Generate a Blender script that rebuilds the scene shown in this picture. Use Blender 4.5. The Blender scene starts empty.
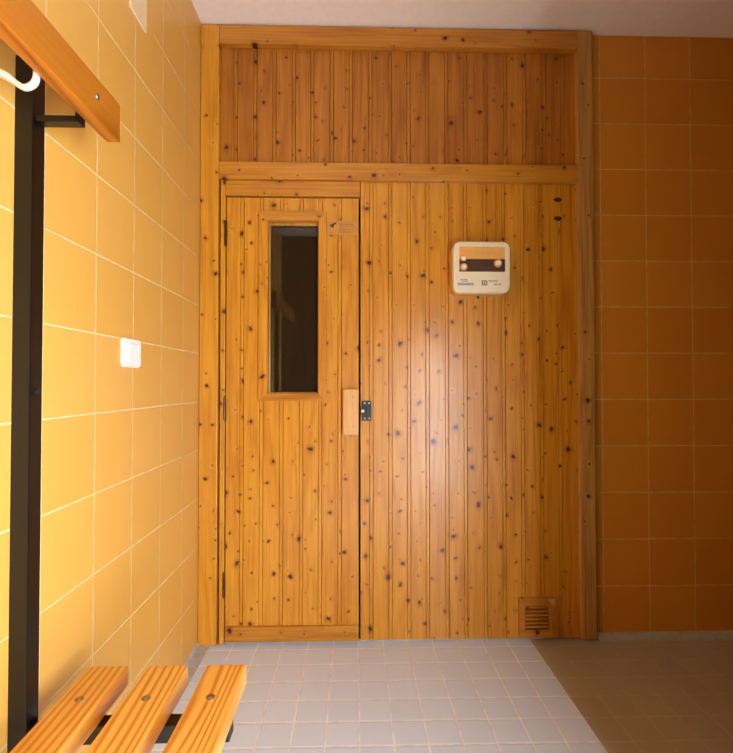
import bpy, bmesh, math, random
from mathutils import Vector
random.seed(7)
S = bpy.context.scene
C = S.collection
CAM_Z = 1.07
YF = 1.98          # front plane of the sauna woodwork
CEIL = 2.592

# ------------------------------------------------------------------ materials
def srgb(r, g, b):
    def f(c):
        c /= 255.0
        return c / 12.92 if c <= .04045 else ((c + .055) / 1.055) ** 2.4
    return (f(r), f(g), f(b), 1)

class G:
    def __init__(s, name):
        s.m = bpy.data.materials.new(name); s.m.use_nodes = True
        s.t = s.m.node_tree; s.b = s.t.nodes['Principled BSDF']
    def n(s, typ, **kw):
        o = s.t.nodes.new(typ)
        for k, v in kw.items(): setattr(o, k, v)
        return o
    def l(s, a, b): s.t.links.new(a, b)
    def put(s, sock, v):
        if isinstance(v, (int, float, tuple)): sock.default_value = v
        else: s.l(v, sock)
    def ma(s, op, a, b=0.0, c=0.0, clamp=False):
        o = s.n('ShaderNodeMath', operation=op, use_clamp=clamp)
        s.put(o.inputs[0], a); s.put(o.inputs[1], b); s.put(o.inputs[2], c)
        return o.outputs[0]
    def mix(s, f, a, b, blend='MIX'):
        o = s.n('ShaderNodeMix', data_type='RGBA', blend_type=blend)
        s.put(o.inputs[0], f); s.put(o.inputs[6], a); s.put(o.inputs[7], b)
        return o.outputs[2]
    def comb(s, x, y, z):
        o = s.n('ShaderNodeCombineXYZ')
        s.put(o.inputs[0], x); s.put(o.inputs[1], y); s.put(o.inputs[2], z)
        return o.outputs[0]
    def step(s, v, lo, hi, a=0.0, b=1.0):
        o = s.n('ShaderNodeMapRange', interpolation_type='SMOOTHSTEP')
        s.put(o.inputs[0], v); s.put(o.inputs[1], lo); s.put(o.inputs[2], hi)
        o.inputs[3].default_value = a; o.inputs[4].default_value = b
        return o.outputs[0]
    def noise(s, vec, scale, detail=3, rough=.5):
        o = s.n('ShaderNodeTexNoise'); s.l(vec, o.inputs['Vector'])
        o.inputs['Scale'].default_value = scale; o.inputs['Detail'].default_value = detail
        o.inputs['Roughness'].default_value = rough
        return o.outputs[0]
    def bump(s, h, strength, dist):
        o = s.n('ShaderNodeBump'); s.l(h, o.inputs['Height'])
        o.inputs['Strength'].default_value = strength; o.inputs['Distance'].default_value = dist
        s.l(o.outputs[0], s.b.inputs['Normal'])

def plain(name, col, rough=.5, metal=0.0, var=.06, bump=.0):
    g = G(name)
    tc = g.n('ShaderNodeTexCoord').outputs['Object']
    nz = g.noise(tc, 35, 3)
    dark = tuple(c * (1 - 2 * var) for c in col[:3]) + (1,)
    g.l(g.mix(g.step(nz, .3, .7), dark, col), g.b.inputs['Base Color'])
    g.b.inputs['Roughness'].default_value = rough
    g.b.inputs['Metallic'].default_value = metal
    if bump: g.bump(nz, bump, .002)
    return g.m

def wood(name, along, light, dark, ring=.32, knots=1.0, rough=.33, kscale=13.0, fine=.5, uf=110.0, na=34.0, warpa=2.2, coat=.3):
    g = G(name)
    sep = g.n('ShaderNodeSeparateXYZ'); g.l(g.n('ShaderNodeTexCoord').outputs['Object'], sep.inputs[0])
    X, Y, Z = sep.outputs
    u, v, w = {'z': (X, Z, Y), 'x': (Z, X, Y), 'y': (X, Y, Z)}[along]
    at = g.n('ShaderNodeAttribute', attribute_name='board'); bid = at.outputs['Fac']
    v0 = g.ma('MULTIPLY_ADD', bid, 3.17, v)
    u0 = g.ma('MULTIPLY_ADD', bid, .731, u)
    # knots
    vor = g.n('ShaderNodeTexVoronoi', voronoi_dimensions='2D')
    wob = g.noise(g.comb(u0, v0, 0.0), 60, 2)
    wb = g.ma('MULTIPLY', g.ma('SUBTRACT', wob, .5), .006)
    w1_ = g.ma('MULTIPLY', g.ma('SUBTRACT', g.noise(g.comb(u0, v0, 3.3), 34, 1), .5), .022)
    w2_ = g.ma('MULTIPLY', g.ma('SUBTRACT', g.noise(g.comb(u0, v0, 9.7), 34, 1), .5), .022)
    g.l(g.comb(g.ma('ADD', g.ma('ADD', u, w1_), wb), g.ma('ADD', g.ma('ADD', v0, w2_), wb), 0.0), vor.inputs['Vector'])
    vor.inputs['Scale'].default_value = kscale
    d = vor.outputs['Distance']
    cs = g.n('ShaderNodeSeparateColor'); g.l(vor.outputs['Color'], cs.inputs[0])
    keep = g.ma('GREATER_THAN', cs.outputs[0], 1 - .82 * knots)
    rad = g.ma('MULTIPLY_ADD', g.ma('POWER', cs.outputs[1], 2.5), .075, .024)
    core = g.ma('MULTIPLY', g.step(d, g.ma('MULTIPLY', rad, .9), g.ma('MULTIPLY', rad, 1.4), 1, 0), keep)
    halo = g.ma('MULTIPLY', g.step(d, rad, g.ma('MULTIPLY', rad, 3.6), 1, 0), keep)
    warp = g.ma('MULTIPLY', g.step(d, 0.0, .33, 1, 0), keep)
    # growth rings that bend round the knots
    big = g.noise(g.comb(g.ma('MULTIPLY', u0, 5.0), g.ma('MULTIPLY', v0, .55), w), 1.6, 2)
    ph = g.ma('ADD', g.ma('MULTIPLY', big, na), g.ma('MULTIPLY', u0, uf))
    ph = g.ma('MULTIPLY_ADD', warp, warpa, ph)
    rg = g.ma('MULTIPLY_ADD', g.ma('SINE', ph), .5, .5)
    rg = g.ma('POWER', rg, 2.2)
    fib = g.noise(g.comb(g.ma('MULTIPLY', u0, 160.0), g.ma('MULTIPLY', v0, 3.0), g.ma('MULTIPLY', w, 160.0)), 1.0, 4, .6)
    patch = g.noise(g.comb(g.ma('MULTIPLY', u0, 9.0), g.ma('MULTIPLY', v0, 2.2), w), 1.0, 2)
    wn = g.n('ShaderNodeTexWhiteNoise', noise_dimensions='1D'); g.l(g.ma('MULTIPLY', bid, 1.37), wn.inputs['W'])
    tone = g.ma('MULTIPLY_ADD', rg, ring, g.ma('MULTIPLY', g.step(fib, .35, .7), fine))
    tone = g.ma('MULTIPLY_ADD', g.ma('SUBTRACT', patch, .42), .75, tone)
    tone = g.ma('MULTIPLY_ADD', g.ma('SUBTRACT', wn.outputs['Value'], .5), .3, tone)
    tone = g.ma('MAXIMUM', g.ma('MINIMUM', tone, 1.0), 0.0)
    col = g.mix(tone, light, dark)
    col = g.mix(g.ma('MULTIPLY', halo, .55), col, srgb(140, 66, 18))
    col = g.mix(g.ma('MULTIPLY', core, .93), col, srgb(36, 14, 5))
    g.l(col, g.b.inputs['Base Color'])
    g.l(g.ma('MULTIPLY_ADD', fib, .16, rough - .08), g.b.inputs['Roughness'])
    g.b.inputs['Coat Weight'].default_value = coat
    g.b.inputs['Coat Roughness'].default_value = .26
    g.b.inputs['Specular IOR Level'].default_value = .4
    g.bump(g.ma('ADD', g.ma('MULTIPLY', fib, .6), g.ma('MULTIPLY', patch, 1.2)), .22, .0016)
    return g.m

def tiles(name, axes, pitch, phase, gw, tile, tile2, grout, rough, spec=.5, gbump=.5, wob=.0, grime=None):
    g = G(name)
    sep = g.n('ShaderNodeSeparateXYZ'); g.l(g.n('ShaderNodeTexCoord').outputs['Object'], sep.inputs[0])
    ax = {'x': sep.outputs[0], 'y': sep.outputs[1], 'z': sep.outputs[2]}
    tcv = g.comb(sep.outputs[0], sep.outputs[1], sep.outputs[2])
    ed = []; cell = []
    for i in (0, 1):
        a = g.ma('DIVIDE', g.ma('SUBTRACT', ax[axes[i]], phase[i] - 40 * pitch), pitch)
        fr = g.ma('FRACT', a)
        ed.append(g.ma('MULTIPLY', g.ma('MINIMUM', fr, g.ma('SUBTRACT', 1.0, fr)), pitch))
        cell.append(g.ma('FLOOR', a))
    e = g.ma('MINIMUM', ed[0], ed[1])
    gm = g.step(e, gw * .35, gw * .65, 1, 0)
    wn = g.n('ShaderNodeTexWhiteNoise', noise_dimensions='3D'); g.l(g.comb(cell[0], cell[1], 0.0), wn.inputs['Vector'])
    nz = g.noise(tcv, 9, 4)
    col = g.mix(wn.outputs['Value'], tile, tile2)
    
    gn = g.noise(tcv, 30, 3)
    gcol = g.mix(g.step(gn, .4, .7), grout, tuple(c * .8 for c in grout[:3]) + (1,))
    col = g.mix(gm, col, gcol)
    g.l(col, g.b.inputs['Base Color'])
    g.l(g.ma('MULTIPLY_ADD', gm, .4, g.ma('MULTIPLY_ADD', nz, .1, rough - .05)), g.b.inputs['Roughness'])
    g.b.inputs['Specular IOR Level'].default_value = spec
    h = g.step(e, gw * .3, gw * 1.1)
    und = g.noise(tcv, 7, 1)
    h = g.ma('MULTIPLY_ADD', und, wob, h)
    g.bump(h, gbump, .0015)
    return g.m

PINE_L, PINE_D = srgb(216, 148, 38), srgb(178, 101, 13)
M = {}
M['pine_v'] = wood('varnished_knotty_pine_upright', 'z', PINE_L, PINE_D)
M['pine_h'] = wood('varnished_knotty_pine_level', 'x', srgb(202, 134, 38), srgb(164, 92, 14), kscale=11)
M['pine_up'] = wood('darker_pine_upright', 'z', srgb(188, 118, 30), srgb(146, 78, 10), coat=.05, rough=.42)  # darker pine tone for the upper boarding
M['old_v'] = wood('weathered_pine_stile', 'z', srgb(205, 150, 75), srgb(150, 98, 42), knots=.5)
M['block'] = wood('pale_planed_pine', 'z', srgb(224, 170, 104), srgb(208, 148, 80), knots=.0, rough=.5, ring=.2, coat=0)
M['slat'] = wood('striped_bench_pine', 'y', srgb(240, 178, 80), srgb(202, 124, 34), ring=.95, knots=.08, fine=.12, uf=430.0, na=44.0, rough=.34)
M['rail'] = wood('amber_rail_pine', 'y', srgb(182, 108, 26), srgb(138, 70, 10), ring=.8, knots=.25, fine=.2, uf=260.0, na=40.0, rough=.36)
M['inner'] = wood('dark_cabin_lining', 'z', srgb(190, 120, 50), srgb(150, 84, 30), knots=.6)
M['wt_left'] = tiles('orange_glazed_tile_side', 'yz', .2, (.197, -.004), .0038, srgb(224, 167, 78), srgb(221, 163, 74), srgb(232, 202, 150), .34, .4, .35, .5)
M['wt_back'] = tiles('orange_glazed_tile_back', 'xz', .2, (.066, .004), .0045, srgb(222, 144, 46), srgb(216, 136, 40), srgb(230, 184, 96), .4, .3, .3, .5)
M['wt_far'] = tiles('darkened_glazed_tile_far', 'yz', .2, (.0, .004), .0045, srgb(92, 52, 20), srgb(88, 48, 18), srgb(104, 66, 34), .4, .3, .3, .5)  # unseen wall, colour darkened to hold down bounce light in the nook
M['wt_part'] = tiles('darkened_glazed_tile_partition', 'yz', .2, (.08, .004), .0045, srgb(120, 80, 40), srgb(116, 76, 38), srgb(130, 96, 60), .4, .3, .3, .5)  # colour darkened so less fill light reaches the nook and right floor
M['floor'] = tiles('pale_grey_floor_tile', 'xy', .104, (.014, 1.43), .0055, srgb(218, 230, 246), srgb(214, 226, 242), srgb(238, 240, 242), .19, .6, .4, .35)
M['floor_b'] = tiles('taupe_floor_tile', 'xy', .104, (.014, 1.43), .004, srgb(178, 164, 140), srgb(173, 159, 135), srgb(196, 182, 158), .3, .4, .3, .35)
M['ceil'] = plain('white_painted_ceiling', srgb(250, 236, 222), .9, var=.02)
M['plaster'] = plain('darkened_plaster', srgb(80, 54, 34), .9, var=.03)  # dark tone set to lower ambient bounce from unseen surfaces
M['cove'] = plain('grey_cement_skirting', srgb(186, 180, 170), .6, var=.08, bump=.3)
M['black'] = plain('black_enamelled_steel', srgb(9, 7, 5), .36, var=.15)
M['plastic_w'] = plain('white_plastic', srgb(246, 240, 228), .4, var=.01)
M['plastic_c'] = plain('cream_plastic', srgb(240, 214, 168), .45, var=.02)
M['plate_c'] = plain('pale_beige_cover_plastic', srgb(236, 206, 158), .5, var=.02)
M['ctl_body'] = plain('yellowed_cream_casing', srgb(240, 222, 184), .42, var=.02)
M['ctl_side'] = plain('amber_back_casing', srgb(222, 176, 104), .5, var=.03)
M['ctl_orange'] = plain('light_orange_fascia', srgb(238, 172, 84), .4, var=.03)
M['ctl_brown'] = plain('dark_brown_fascia', srgb(84, 54, 32), .35, var=.08)
M['ink'] = plain('brown_printing_ink', srgb(110, 66, 44), .6)
M['ink_blue'] = plain('pale_blue_label', srgb(186, 196, 204), .5)
M['ink_dark'] = plain('dark_printing_ink', srgb(52, 34, 24), .6)
M['knob'] = plain('ivory_knob_plastic', srgb(250, 232, 200), .3, var=.02)
M['skirt'] = plain('tan_knob_collar', srgb(222, 170, 100), .3, var=.05)
M['plaque'] = plain('brass_tone_plaque', srgb(206, 140, 58), .4, var=.06)
M['plaque_d'] = plain('plaque_print', srgb(150, 88, 30), .5)
M['steel'] = plain('worn_steel', srgb(170, 150, 130), .35, .9, var=.15)
M['bronze'] = plain('dark_bronze_hinge', srgb(104, 70, 40), .35, .8, var=.25)
M['hole'] = plain('bolt_dark_steel', srgb(170, 140, 116), .35, .7, var=.2)
M['void'] = plain('dark_gap', srgb(20, 12, 6), .9)
M['chip'] = plain('bare_wood_wear', srgb(206, 160, 104), .7, var=.1)
g = G('dark_door_glass')
g.b.inputs['Base Color'].default_value = (.26, .16, .07, 1); g.b.inputs['Roughness'].default_value = .03
g.b.inputs['Transmission Weight'].default_value = .92; g.b.inputs['IOR'].default_value = 1.5
nz = g.noise(g.n('ShaderNodeTexCoord').outputs['Object'], 4, 1); g.bump(nz, .02, .002)
M['glass'] = g.m
g = G('frosted_daylight_pane')
g.b.inputs['Base Color'].default_value = (.8, .8, .8, 1)
tcx = g.n('ShaderNodeTexCoord').outputs['Object']
nz = g.noise(tcx, 2, 1)
g.l(g.mix(nz, (.82, .91, 1, 1), (.86, .93, 1, 1)), g.b.inputs['Emission Color'])
EM = 38.0
g.b.inputs['Emission Strength'].default_value = EM
M['pane'] = g.m

# ------------------------------------------------------------------ mesh helpers
def obj(name, bm, mat, parent=None, board=None, smooth=False):
    me = bpy.data.meshes.new(name)
    lay = bm.faces.layers.float.get('board')
    if lay is None:
        lay = bm.faces.layers.float.new('board')
        bid = random.uniform(0, 20) if board is None else board
        for f in bm.faces: f[lay] = bid
    bmesh.ops.recalc_face_normals(bm, faces=bm.faces)
    bm.to_mesh(me); bm.free()
    for m in (mat if isinstance(mat, (list, tuple)) else [mat]): me.materials.append(m)
    o = bpy.data.objects.new(name, me); C.objects.link(o)
    if smooth:
        for p in me.polygons: p.use_smooth = True
    if parent is not None:
        o.parent = parent
        base = Vector(parent.location)
        if parent.parent is not None: base = base + Vector(parent.parent.location)
        o.location = -base
    return o

def recenter(o):
    """move a top-level mesh's origin to its base centre"""
    co = [v.co for v in o.data.vertices]
    c = Vector(((min(v.x for v in co) + max(v.x for v in co)) / 2, (min(v.y for v in co) + max(v.y for v in co)) / 2, min(v.z for v in co)))
    for v in o.data.vertices: v.co -= c
    o.location = c

def box(bm, x0, x1, y0, y1, z0, z1, bev=0.0, seg=2, mi=0):
    r = bmesh.ops.create_cube(bm, size=1)
    vs = r['verts']
    for v in vs:
        v.co = Vector(((x0 + x1) / 2 + v.co.x * (x1 - x0), (y0 + y1) / 2 + v.co.y * (y1 - y0), (z0 + z1) / 2 + v.co.z * (z1 - z0)))
    fs = set(f for v in vs for f in v.link_faces)
    if bev:
        es = list(set(e for f in fs for e in f.edges))
        rr = bmesh.ops.bevel(bm, geom=es, offset=bev, segments=seg, affect='EDGES', profile=.6)
        fs = set(f for f in fs if f.is_valid) | set(rr['faces'])
    for f in fs: f.material_index = mi
    return fs

def bx(name, mat, parent, *a, **k):
    bm = bmesh.new(); bev = k.pop('bev', 0.0); board = k.pop('board', None)
    box(bm, *a, bev=bev)
    return obj(name, bm, mat, parent, board)

def cyl(bm, p0, p1, r0, r1=None, seg=20, mi=0):
    p0, p1 = Vector(p0), Vector(p1); r1 = r0 if r1 is None else r1
    d = (p1 - p0).normalized(); a = d.orthogonal().normalized(); b = d.cross(a)
    A = [bm.verts.new(p0 + (a * math.cos(t) + b * math.sin(t)) * r0) for t in [2 * math.pi * i / seg for i in range(seg)]]
    B = [bm.verts.new(p1 + (a * math.cos(t) + b * math.sin(t)) * r1) for t in [2 * math.pi * i / seg for i in range(seg)]]
    fs = [bm.faces.new((A[i], A[(i + 1) % seg], B[(i + 1) % seg], B[i])) for i in range(seg)]
    fs += [bm.faces.new(A[::-1]), bm.faces.new(B)]
    for f in fs: f.material_index = mi

def rrect_pts(x0, x1, z0, z1, r, n=8):
    out = []
    for cx, cz, a0 in ((x1 - r, z1 - r, 0), (x0 + r, z1 - r, 90), (x0 + r, z0 + r, 180), (x1 - r, z0 + r, 270)):
        for i in range(n + 1):
            a = math.radians(a0 + 90 * i / n); out.append((cx + r * math.cos(a), cz + r * math.sin(a)))
    return out

def rslab(bm, rings, mi=0):
    """rings: list of (list of Vector) joined front to back, both ends capped"""
    R = [[bm.verts.new(p) for p in r] for r in rings]; n = len(R[0]); fs = []
    for A, B in zip(R, R[1:]):
        for i in range(n): fs.append(bm.faces.new((A[i], A[(i + 1) % n], B[(i + 1) % n], B[i])))
    fs += [bm.faces.new(R[0]), bm.faces.new(R[-1][::-1])]
    for f in fs: f.material_index = mi

def sweep(bm, pts, rad, seg=12):
    pts = [Vector(p) for p in pts]
    # Catmull-Rom refine
    P = []; Rr = []
    ext = [pts[0] * 2 - pts[1]] + pts + [pts[-1] * 2 - pts[-2]]; er = [rad[0]] + list(rad) + [rad[-1]]
    for i in range(1, len(ext) - 2):
        for k in range(6):
            t = k / 6; a, b, c, d = ext[i - 1:i + 3]
            P.append(.5 * ((2 * b) + (c - a) * t + (2 * a - 5 * b + 4 * c - d) * t * t + (3 * b - a - 3 * c + d) * t ** 3))
            Rr.append(tuple(er[i][j] * (1 - t) + er[i + 1][j] * t for j in (0, 1)))
    P.append(pts[-1]); Rr.append(rad[-1])
    rings = []; ref = Vector((0, 1, 0))
    for i, p in enumerate(P):
        tg = (P[min(i + 1, len(P) - 1)] - P[max(i - 1, 0)]).normalized()
        a = ref - tg * ref.dot(tg); a.normalize(); b = tg.cross(a)
        rings.append([p + a * math.cos(2 * math.pi * k / seg) * Rr[i][0] + b * math.sin(2 * math.pi * k / seg) * Rr[i][1] for k in range(seg)])
    rslab(bm, rings)

def empty(name, loc, label, cat, group=None):
    o = bpy.data.objects.new(name, None); C.objects.link(o); o.location = loc
    o.empty_display_size = .1
    o['label'] = label; o['category'] = cat
    if group: o['group'] = group
    return o

def struct(name, bm, mat, label=None):
    o = obj(name, bm, mat); o['kind'] = 'structure'
    if label: o['label'] = label
    return o

def sbox(name, mat, *a, **k):
    bm = bmesh.new(); box(bm, *a, **k); return struct(name, bm, mat)

def boards(name, xs, z0, z1, y, depth, mat, parent, bead=.011, gw=.0035, gd=.0045, first=0):
    """tongue-and-groove matchboard: flat faces with a bead between two V grooves at each joint"""
    bm = bmesh.new(); lay = bm.faces.layers.float.new('board')
    prof = [(xs[0], y, first)]
    for i, x in enumerate(xs[1:-1]):
        a = x - bead - 2 * gw
        b = first + i + 1
        prof += [(a, y, b - 1), (a + gw * .5, y + gd, b - 1), (a + gw, y + .0008, b - 1), (a + gw + bead * .5, y + .0007, b - 1), (a + gw + bead, y + .0008, b - 1),
                 (a + gw * 1.5 + bead, y + gd * 1.25, b), (x, y, b)]
    prof.append((xs[-1], y, 0))
    lo = [bm.verts.new((p[0], p[1], z0)) for p in prof]; hi = [bm.verts.new((p[0], p[1], z1)) for p in prof]
    for i in range(len(prof) - 1):
        f = bm.faces.new((lo[i], lo[i + 1], hi[i + 1], hi[i])); f[lay] = prof[i][2]
    bk = [bm.verts.new(c) for c in ((xs[0], y + depth, z0), (xs[-1], y + depth, z0), (xs[-1], y + depth, z1), (xs[0], y + depth, z1))]
    fs = [bm.faces.new(bk[::-1]), bm.faces.new(lo[::-1] + [bk[0], bk[1]]), bm.faces.new(hi + [bk[2], bk[3]]),
          bm.faces.new((lo[0], hi[0], bk[3], bk[0])), bm.faces.new((lo[-1], bk[1], bk[2], hi[-1]))]
    for f in fs: f[lay] = first
    return obj(name, bm, mat, parent)

def marks(bm, x0, x1, z0, z1, y, mi=0, seed=1, gap=.25):
    """a line of small illegible printed strokes lying on a front plane"""
    rnd = random.Random(seed); x = x0; h = z1 - z0
    while x < x1 - h * .15:
        w = min(h * rnd.uniform(.35, .7), x1 - x); t = h * .22
        if w < t: break
        k = rnd.randint(0, 3)
        quads = [(x, x + t, z0, z1)]
        if k in (0, 1): quads.append((x, x + w, z1 - t, z1))
        if k in (1, 2): quads.append((x, x + w, z0, z0 + t))
        if k in (0, 3): quads.append((x, x + w, z0 + h * .4, z0 + h * .4 + t))
        if k == 3: quads.append((x + w - t, x + w, z0, z1))
        for q in quads: box(bm, q[0], q[1], y - .0006, y + .0002, q[2], q[3], mi=mi)
        x += w + h * gap

# ------------------------------------------------------------------ the room
FZ = -.014
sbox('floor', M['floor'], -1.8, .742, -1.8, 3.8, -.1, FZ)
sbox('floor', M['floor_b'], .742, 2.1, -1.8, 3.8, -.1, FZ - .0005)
sbox('ceiling', M['ceil'], -1.8, 2.1, -1.8, 3.8, CEIL, CEIL + .1)
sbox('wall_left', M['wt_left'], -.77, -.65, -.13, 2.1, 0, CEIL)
bm = bmesh.new()
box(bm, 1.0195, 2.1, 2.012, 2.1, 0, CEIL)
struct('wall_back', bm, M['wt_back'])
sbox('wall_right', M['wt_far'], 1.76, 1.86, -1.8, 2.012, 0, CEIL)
sbox('wall_front', M['plaster'], -1.8, 2.0, -1.8, -1.7, 0, CEIL)
sbox('wall_corridor', M['plaster'], -1.8, -1.7, -1.7, 2.1, 0, CEIL)
sbox('added_reflection_blocker', M['plaster'], -1.7, .60, -.88, -.80, 2.0, CEIL)  # unseen dark panel added to keep ceiling reflections out of the door glass
# partition right of the camera, then a slanted wall with the frosted daylight window in it
PX = .745
PA, PB, PC = Vector((PX, .12, 0)), Vector((.655, -.50, 0)), Vector((.62, -.74, 0))
WD = (PB - PA).normalized(); WN = Vector((WD.y, -WD.x, 0))      # WN points into the room
if WN.x > 0: WN = -WN
WZ0, WZ1 = .06, 1.44
def slab(bm, a, b, z0, z1, n0, n1):
    q = [a + WN * n0, b + WN * n0, b + WN * n1, a + WN * n1]
    rslab(bm, [[Vector((v.x, v.y, z)) for v in q] for z in (z0, z1)])
bm = bmesh.new()
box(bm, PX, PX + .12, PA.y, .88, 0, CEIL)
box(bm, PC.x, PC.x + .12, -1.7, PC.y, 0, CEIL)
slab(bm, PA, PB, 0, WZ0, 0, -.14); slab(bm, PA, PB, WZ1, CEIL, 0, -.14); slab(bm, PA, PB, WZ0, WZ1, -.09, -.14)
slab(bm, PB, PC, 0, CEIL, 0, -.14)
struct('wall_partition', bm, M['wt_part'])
bm = bmesh.new()
t = .035
slab(bm, PA, PA + WD * t, WZ0, WZ1, -.01, -.06); slab(bm, PB - WD * t, PB, WZ0, WZ1, -.01, -.06)
slab(bm, PA + WD * t, PB - WD * t, WZ0, WZ0 + t, -.01, -.06); slab(bm, PA + WD * t, PB - WD * t, WZ1 - t, WZ1, -.01, -.06)
w1 = struct('window_1', bm, M['plastic_w'])
bm = bmesh.new(); slab(bm, PA + WD * t, PB - WD * t, WZ0 + t, WZ1 - t, -.025, -.035)
obj('window_pane', bm, M['pane'], w1)
# skirting coves
def cove(name, pts, a, b, axis):
    bm = bmesh.new(); R = []
    for e in (a, b): R.append([Vector((p[0], e, p[1])) if axis == 'y' else Vector((e, p[0], p[1])) for p in pts])
    rslab(bm, R); return struct(name, bm, M['cove'])
cove('baseboard_left', [(-.65, -.014), (-.65, .006), (-.640, -.004), (-.612, -.012), (-.600, -.014)], -.13, 1.978, 'y')
cove('baseboard_back', [(2.012, -.014), (2.012, .008), (2.004, .000), (1.987, -.011), (1.977, -.014)], 1.03, 1.76, 'x')

# ------------------------------------------------------------------ the sauna front
cab = empty('sauna_cabin', (.18, 1.99, 0), 'knotty varnished pine front of a sauna with a narrow glazed door, floor to ceiling', 'sauna')
top = CEIL - .006
bx('corner_stile', M['pine_v'], cab, -.648, -.572, 1.965, 2.06, -.010, top, bev=.003)
bx('corner_stile', M['old_v'], cab, .953, 1.018, 1.965, 2.06, -.004, top, bev=.003)
bx('top_rail', M['pine_h'], cab, -.571, .952, 1.962, 2.0, 2.503, top - .002, bev=.004)
bx('middle_rail', M['pine_h'], cab, -.571, .952, 1.962, 2.0, 1.930, 2.003, bev=.004)
bx('door_lintel', M['pine_h'], cab, -.545, .022, 1.974, 2.03, 1.863, 1.929, bev=.003)
bx('door_jamb', M['pine_v'], cab, -.565, -.5445, 1.974, 2.03, -.010, 1.929, bev=.003)
UP = [-.571, -.499, -.416, -.335, -.252, -.174, -.091, -.009, .074, .158, .238, .319, .401, .484, .571, .656, .739, .826, .907, .952]
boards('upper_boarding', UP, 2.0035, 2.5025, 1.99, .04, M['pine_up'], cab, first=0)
LO = [.024, .078, .159, .238, .317, .4, .479, .563, .643, .724, .806, .885, .952]
boards('side_boarding', LO, -.004, 1.9295, 1.983, .045, M['pine_v'], cab, first=40)
bx('threshold', M['cove'], cab, -.5435, .951, 1.992, 2.05, -.0135, -.0045)
# cabin interior, dim behind the glass
bm = bmesh.new()
box(bm, -.64, -.60, 2.065, 3.6, .02, 2.2); box(bm, .96, 1.0, 2.105, 3.6, .02, 2.2); box(bm, -.64, 1.0, 3.6, 3.64, .02, 2.2)
box(bm, -.64, 1.0, 2.105, 3.64, 2.2, 2.24)
obj('interior_lining', bm, M['inner'], cab)
# bruises stained into the boarding near its top right corner
kmat = plain('reddish_dark_knot_wood', srgb(74, 26, 10), .5)
for (x, z, a, b) in ((.872, 1.862, .019, .010), (.872, 1.781, .019, .010)):
    rings = []; bm = bmesh.new()
    for y, s in ((1.9822, .9), (1.9836, 1.0)):
        rings.append([Vector((x + a * s * math.cos(t) * (1 + .1 * math.sin(3 * t)), y, z + b * s * math.sin(t))) for t in [2 * math.pi * i / 18 for i in range(18)]])
    rslab(bm, rings)
    obj('plug_knot', bm, kmat, cab)['label'] = 'dark red-brown oval knot'

# door
door = empty('door', (-.26, 1.99, 0), '', '')
del door['label']; del door['category']
door.parent = cab; door.location = Vector((-.26, 1.99, 0)) - cab.location

def dpart(name, bm, mat, board=None, smooth=False):
    o = obj(name, bm, mat, None, board, smooth); o.parent = door; o.location = (.26, -1.99, 0); return o
def dbx(name, mat, *a, bev=0.0, board=None):
    bm = bmesh.new(); box(bm, *a, bev=bev); return dpart(name, bm, mat, board)
DX = [-.5405, -.466, -.384, -.300, -.217, -.138, -.056, .0155]
WX0, WX1, WZa, WZb = -.366, -.152, 1.030, 1.757
# matchboard leaf built round the window hole: three boarded pieces joined in one mesh
def boarded(bm, lay, xs, z0, z1, y, depth, ids, bead=.011, gw=.0035, gd=.0045, joints=None):
    prof = [(xs[0], y, ids[0])]
    for i, x in enumerate(xs[1:-1]):
        if joints and not joints[i]: continue
        a = x - bead - 2 * gw
        prof += [(a, y, ids[i]), (a + gw * .5, y + gd, ids[i]), (a + gw, y + .0008, ids[i]), (a + gw + bead * .5, y + .0007, ids[i]), (a + gw + bead, y + .0008, ids[i]),
                 (a + gw * 1.5 + bead, y + gd * 1.25, ids[i + 1]), (x, y, ids[i + 1])]
    prof.append((xs[-1], y, 0))
    lo = [bm.verts.new((p[0], p[1], z0)) for p in prof]; hi = [bm.verts.new((p[0], p[1], z1)) for p in prof]
    for i in range(len(prof) - 1):
        f = bm.faces.new((lo[i], lo[i + 1], hi[i + 1], hi[i])); f[lay] = prof[i][2]
    bk = [bm.verts.new(c) for c in ((xs[0], y + depth, z0), (xs[-1], y + depth, z0), (xs[-1], y + depth, z1), (xs[0], y + depth, z1))]
    for f in [bm.faces.new(bk[::-1]), bm.faces.new(lo[::-1] + [bk[0], bk[1]]), bm.faces.new(hi + [bk[2], bk[3]]),
              bm.faces.new((lo[0], hi[0], bk[3], bk[0])), bm.faces.new((lo[-1], bk[1], bk[2], hi[-1]))]:
        f[lay] = ids[0]
bm = bmesh.new(); lay = bm.faces.layers.float.new('board')
YD, TD = 1.981, .042
boarded(bm, lay, DX, .062, WZa, YD, TD, [80 + i for i in range(7)])
boarded(bm, lay, DX, WZb, 1.858, YD, TD, [80 + i for i in range(7)])
boarded(bm, lay, [DX[0], DX[1], DX[2], WX0], WZa, WZb, YD, TD, [80, 81, 82])
boarded(bm, lay, [WX1, DX[5], DX[6], DX[7]], WZa, WZb, YD, TD, [84, 85, 86], joints=[False, True])
dpart('door_leaf', bm, M['pine_v'])
dbx('bottom_rail', M['pine_h'], -.5405, .0165, 1.972, 2.02, -.002, .0615, bev=.003)
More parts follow.
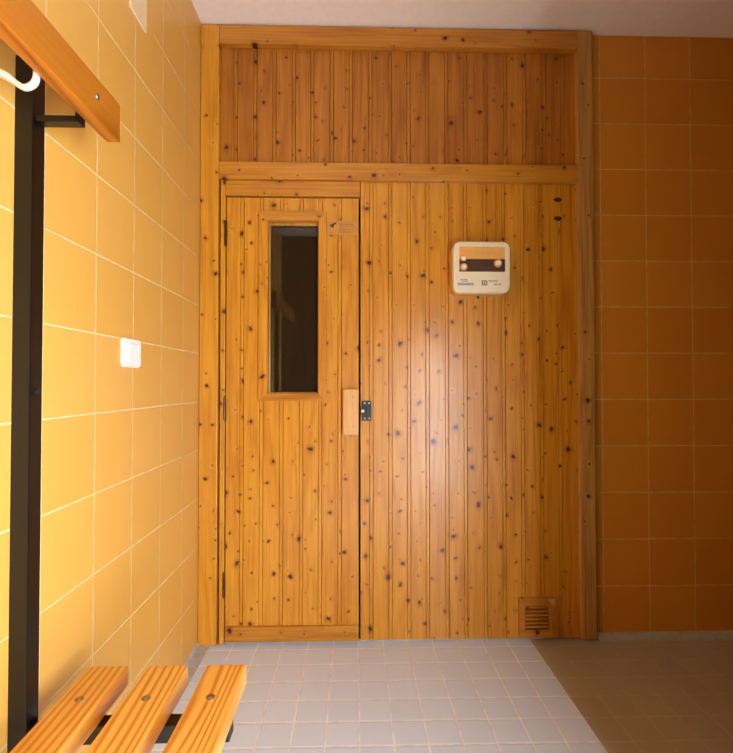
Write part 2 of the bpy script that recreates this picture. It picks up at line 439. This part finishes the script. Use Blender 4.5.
# picture frame moulding round the glass (mitred)
bm = bmesh.new()
ox0, ox1, oz0, oz1 = -.4035, -.121, 1.0, 1.796
fy0, fy1 = 1.966, 1.9805
def mitre(a, b, c, d):
    A = [bm.verts.new((p[0], y, p[1])) for y in (fy0, fy1) for p in (a, b, c, d)]
    for q in ((0, 1, 2, 3), (7, 6, 5, 4), (0, 4, 5, 1), (1, 5, 6, 2), (2, 6, 7, 3), (3, 7, 4, 0)): bm.faces.new([A[k] for k in q])
for q, mm in ((((ox0, oz1), (ox1, oz1), (WX1, WZb), (WX0, WZb)), 'pine_h'), (((ox0, oz0), (WX0, WZa), (WX1, WZa), (ox1, oz0)), 'pine_h'),
              (((ox0, oz0), (ox0, oz1), (WX0, WZb), (WX0, WZa)), 'pine_v'), (((ox1, oz0), (WX1, WZa), (WX1, WZb), (ox1, oz1)), 'pine_v')):
    bm = bmesh.new(); mitre(*q); dpart('window_moulding', bm, M[mm])
bm = bmesh.new()
for a in ((WX0 + .0005, WX0 + .006, WZa + .0005, WZb - .0005), (WX1 - .007, WX1 - .0005, WZa + .0005, WZb - .0005), (WX0 + .006, WX1 - .007, WZb - .011, WZb - .0005), (WX0 + .006, WX1 - .007, WZa + .0005, WZa + .006)):
    box(bm, a[0], a[1], 1.996, 2.008, a[2], a[3], bev=.001)
dpart('glazing_bead', bm, M['old_v'])
dbx('window_glass', M['glass'], WX0 + .0005, WX1 - .0005, 2.009, 2.014, WZa + .0005, WZb - .0005)
# handle block with a finger gap at its left
bm = bmesh.new()
box(bm, -.050, .0155, 1.950, 1.963, .858, 1.048, bev=.003)
box(bm, -.028, .0155, 1.963, 1.9805, .862, 1.044)
for z in (1.015, .893): cyl(bm, (-.006, 1.9485, z), (-.006, 1.9502, z), .003, seg=12, mi=1)
h = dpart('handle', bm, [M['block'], M['steel']], 3.3); h['label'] = 'pale unvarnished pine pull block'
# hinges
for zc in (1.701, .968, .236):
    bm = bmesh.new()
    cyl(bm, (-.5435, 1.9715, zc - .048), (-.5435, 1.9715, zc + .048), .0055, seg=14)
    for s in (-1, 1): cyl(bm, (-.5435, 1.9715, zc + s * .048), (-.5435, 1.9715, zc + s * .055), .004, .002, seg=12)
    box(bm, -.549, -.538, 1.9725, 1.9738, zc - .044, zc + .044)
    o = dpart('hinge', bm, M['bronze'])
# small plaque beside the top of the window, print too worn to read
bm = bmesh.new()
box(bm, -.1185, .0125, 1.9785, 1.9805, 1.702, 1.762, bev=.0006)
marks(bm, -.066, -.004, 1.742, 1.749, 1.9785, 1, 5); marks(bm, -.066, .002, 1.733, 1.737, 1.9785, 1, 6)
marks(bm, -.066, -.006, 1.721, 1.726, 1.9785, 1, 7); marks(bm, -.066, -.026, 1.712, 1.717, 1.9785, 1, 8)
rings = []
for y in (1.9775, 1.9787):
    rings.append([Vector((x, y, z)) for x, z in [(-.105, 1.735), (-.098, 1.738), (-.097, 1.730), (-.092, 1.732), (-.090, 1.742), (-.081, 1.748), (-.078, 1.756), (-.088, 1.753), (-.094, 1.750), (-.100, 1.746), (-.107, 1.745)]])
rslab(bm, rings, 2)
pl = dpart('plaque', bm, [M['plaque'], M['plaque_d'], M['ink_dark']]); pl['label'] = 'brass coloured plaque with a small dark emblem and worn lettering'
# roller catch on the fixed boarding
bm = bmesh.new()
Lx0, Lx1, Lz0, Lz1 = .030, .069, .916, .999
rings = [[Vector((x, y, z)) for x, z in rrect_pts(Lx0 + i, Lx1 - i, Lz0 + i, Lz1 - i, .006, 4)] for y, i in ((1.9825, 0), (1.973, 0), (1.971, .0015))]
rslab(bm, rings)
for x, z in ((.041, .990), (.060, .990), (.041, .925), (.060, .925)): cyl(bm, (x, 1.9695, z), (x, 1.9712, z), .0042, seg=12, mi=1)
box(bm, .048, .064, 1.967, 1.972, .938, .976, bev=.001)
box(bm, .028, .046, 1.962, 1.971, .942, .972, bev=.0015)
cyl(bm, (.0265, 1.966, .957), (.0385, 1.966, .957), .0075, seg=16, mi=2)
o = obj('roller_catch', bm, [M['black'], M['steel'], M['knob']], cab); o['label'] = 'black metal catch with a white roller'
# air vent
vent = bmesh.new()
vx0, vx1, vz0, vz1 = .690, .846, .008, .168
ix0, ix1, iz0, iz1 = .716, .817, .036, .136
for a in ((vx0, ix0, vz0, vz1), (ix1, vx1, vz0, vz1), (ix0, ix1, iz1, vz1), (ix0, ix1, vz0, iz0)): box(vent, a[0], a[1], 1.970, 1.9825, a[2], a[3])
tri = [Vector((x, 1.9692, z)) for x, z in ((.809, .165), (.844, .165), (.844, .135), (.826, .144))]
rslab(vent, [tri, [v + Vector((0, .0009, 0)) for v in tri]], 1)
v = obj('air_vent', vent, [M['pine_h'], M['chip']], cab)
bm = bmesh.new()
for i in range(6):
    z = iz0 + .006 + i * .0164
    q = [(1.9725, z), (1.9725, z + .0085), (1.9815, z + .0105), (1.9815, z + .004)]
    rslab(bm, [[Vector((x, y, zz)) for y, zz in q] for x in (ix0, ix1)])
sl = obj('louvre', bm, M['pine_h'], None, 2.0); sl.parent = v; 
bm = bmesh.new(); box(bm, ix0, ix1, 1.9816, 1.9826, iz0, iz1)  # dark sheet standing in for the shade inside the vent opening
bk = obj('shade_sheet', bm, M['void'], None); bk.parent = v

cab.location.y += .014   # woodwork stands this far back

# ------------------------------------------------------------------ sauna control box on the boarding
ctl = empty('sauna_control_box', (.52, 1.99, 1.44), 'rounded cream heater control box with a brown knob strip, mounted on the pine boarding', 'control box')
cx0, cx1, cz0, cz1 = .402, .638, 1.443, 1.656
bm = bmesh.new()
def rr(y, i, r, dx=0, dz=0): return [Vector((x, y, z)) for x, z in rrect_pts(cx0 + i + dx, cx1 - i + dx, cz0 + i + dz, cz1 - i + dz, r)]
rslab(bm, [rr(1.9965, .001, .028), rr(1.944, .001, .030)])
o = obj('back_casing', bm, M['ctl_side'], ctl)
bm = bmesh.new()
rslab(bm, [rr(1.944, 0, .030), rr(1.924, 0, .030), rr(1.918, .002, .029), rr(1.915, .007, .025)])
obj('front_casing', bm, M['ctl_body'], ctl)
fx0, fx1, fz0, fz1 = .427, .615, 1.530, 1.632
bx('fascia', M['ctl_orange'], ctl, fx0, fx1, 1.9135, 1.9155, 1.582, fz1)['label'] = 'light orange upper fascia'
f2 = bx('fascia', M['ctl_brown'], ctl, fx0, fx1, 1.9135, 1.9155, fz0, 1.5818); f2['label'] = 'dark brown lower fascia'
bm = bmesh.new()
marks(bm, .494, .578, 1.601, 1.612, 1.9135, 0, 21, gap=.5)
o = obj('fascia_print', bm, M['skirt'], ctl)
bm = bmesh.new(); box(bm, .434, .451, 1.907, 1.914, 1.574, 1.590, bev=.0015)
obj('switch', bm, M['knob'], ctl)
for (kx, kz, kr) in ((.444, 1.548, .0155), (.585, 1.564, .0165)):
    bm = bmesh.new(); cyl(bm, (kx, 1.9134, kz), (kx, 1.906, kz), kr, kr * .93, seg=28)
    k = obj('knob', bm, M['skirt'], ctl)
    bm = bmesh.new(); cyl(bm, (kx - .001, 1.906, kz), (kx - .001, 1.896, kz), kr * .62, kr * .5, seg=24)
    c = obj('knob_cap', bm, M['knob'], None); c.parent = k
bm = bmesh.new()
marks(bm, .431, .462, 1.495, 1.4995, 1.915, 0, 31); marks(bm, .436, .462, 1.4885, 1.4925, 1.915, 0, 32)
rings = [[Vector((x, y, z)) for x, z in rrect_pts(.419, .487, 1.4735, 1.4845, .002, 3)] for y in (1.9143, 1.9152)]
rslab(bm, rings, 1); marks(bm, .422, .483, 1.476, 1.482, 1.9143, 0, 33)
for a in ((.519, .523, 1.474, 1.494), (.537, .541, 1.474, 1.494), (.523, .537, 1.474, 1.4775), (.523, .537, 1.4905, 1.494), (.527, .533, 1.480, 1.488)):
    box(bm, a[0], a[1], 1.9143, 1.9152, a[2], a[3])
marks(bm, .548, .584, 1.489, 1.495, 1.915, 2, 34); marks(bm, .570, .602, 1.475, 1.4815, 1.915, 2, 35)
obj('lettering', bm, [M['ink'], M['ink_blue'], M['ink_dark']], ctl)
bm = bmesh.new(); cyl(bm, (.522, 1.990, 1.447), (.524, 1.990, 1.432), .006, .004, seg=14)
obj('cable_gland', bm, M['black'], ctl)

# ------------------------------------------------------------------ plates on the left wall
def rplate(name, y0, y1, z0, z1, t, r, mat, parent=None, x=-.65, inset=.002):
    bm = bmesh.new()
    rslab(bm, [[Vector((xx, p, q)) for p, q in rrect_pts(y0 + i, y1 - i, z0 + i, z1 - i, r, 5)] for xx, i in ((x, 0), (x + t * .6, 0), (x + t, inset))])
    return obj(name, bm, mat, parent)
sw = empty('wall_switch', (-.65, 1.376, 1.118), 'small white rounded switch plate on the orange tiled wall left of the sauna door', 'switch')
rplate('cover_plate', 1.326, 1.430, 1.118, 1.200, .009, .012, M['plastic_w'], sw)
rplate('rocker', 1.347, 1.409, 1.134, 1.186, .004, .004, M['plastic_w'], sw, x=-.641)
bl = rplate('wall_plate', 1.357, 1.462, 2.156, 2.262, .005, .003, M['plate_c']); recenter(bl)
bl['label'] = 'pale beige square blanking plate high on the orange tiled wall near the ceiling'; bl['category'] = 'cover plate'

# ------------------------------------------------------------------ bench with coat rail
H = .456     # top of the seat slats
ben = empty('changing_bench', (-.42, .57, 0), 'black steel changing bench with three striped pine slats and coat rail above', 'bench')
YA, YB = .11, 1.052
for i, (a, b) in enumerate(((-.577, -.493), (-.451, -.364), (-.322, -.237))):
    s = bx('seat_slat', M['slat'], ben, a, b, YA, YB, H - .042, H, bev=.004, board=1.7 + i * 2.3)
    for yb in (YA + .10, .943):
        bm = bmesh.new(); xc = (-.537, -.408, -.283)[i]
        cyl(bm, (xc, yb, H - .002), (xc, yb, H + .0006), .0085, seg=20); cyl(bm, (xc, yb, H + .0006), (xc, yb, H + .003), .0065, .004, seg=20)
        b_ = obj('bolt', bm, M['hole'], None); b_.parent = s
for y0 in (.193, .909):
    bx('upright', M['black'], ben, -.650, -.6155, y0, y0 + .036, FZ, 1.70, bev=.002)
    bm = bmesh.new()
    box(bm, -.6155, -.242, y0 + .018, y0 + .051, H - .077, H - .0425, bev=.0015)
    rslab(bm, [[Vector((x, y, z)) for x, z in ((-.6155, H - .078), (-.56, H - .078), (-.6155, H - .14))] for y in (y0 + .012, y0 + .018)])
    obj('seat_support', bm, M['black'], ben)
    bm = bmesh.new()
    box(bm, -.6155, -.534, y0 + .006, y0 + .030, 1.576, 1.588, bev=.0015)
    box(bm, -.540, -.5335, y0 + .006, y0 + .030, 1.577, 1.65, bev=.0015)
    obj('rail_bracket', bm, M['black'], ben)
    bm = bmesh.new(); cyl(bm, (-.6156, y0 + .018, 1.056), (-.6115, y0 + .018, 1.056), .0055, seg=14)
    obj('screw', bm, M['void'], ben)
ra = bx('coat_rail', M['rail'], ben, -.531, -.502, YA, 1.016, 1.586, 1.668, bev=.005, board=4.4)
for yb in (.211, .924):
    bm = bmesh.new(); cyl(bm, (-.5022, yb, 1.630), (-.5005, yb, 1.630), .0065, .0055, seg=18)
    b_ = obj('screw', bm, M['steel'], None); b_.parent = ra
bm = bmesh.new()
sweep(bm, [(-.536, .80, 1.620), (-.5365, .80, 1.600), (-.537, .80, 1.583), (-.543, .80, 1.573), (-.556, .80, 1.5685), (-.570, .80, 1.576), (-.584, .80, 1.586), (-.600, .80, 1.594), (-.618, .80, 1.600)],
      [(.007, .004), (.007, .0045), (.007, .005), (.007, .005), (.007, .005), (.007, .005), (.009, .0065), (.009, .007), (.005, .004)])
obj('coat_hook', bm, plain('off_white_hook_plastic', srgb(224, 208, 190), .45, var=.02), ben, smooth=True)['label'] = 'white plastic coat hook'

# ------------------------------------------------------------------ camera, world
cam = bpy.data.cameras.new('camera'); co = bpy.data.objects.new('camera', cam); C.objects.link(co)
cam.sensor_fit = 'HORIZONTAL'; cam.sensor_width = 36; cam.lens = 472 / 733 * 36; cam.clip_start = .02
co.location = (0, 0, CAM_Z)
co.rotation_euler = (math.radians(90) + math.atan(7.5 / 472), 0, -math.atan(11.5 / 472))
S.camera = co
w = bpy.data.worlds.new('world'); S.world = w; w.use_nodes = True
w.node_tree.nodes['Background'].inputs[0].default_value = (.8, .85, 1, 1)
w.node_tree.nodes['Background'].inputs[1].default_value = .1
S.view_settings.view_transform = 'Standard'; S.view_settings.look = 'None'
S.view_settings.gamma = 1; S.view_settings.use_curve_mapping = False
S.view_settings.exposure = 0.1
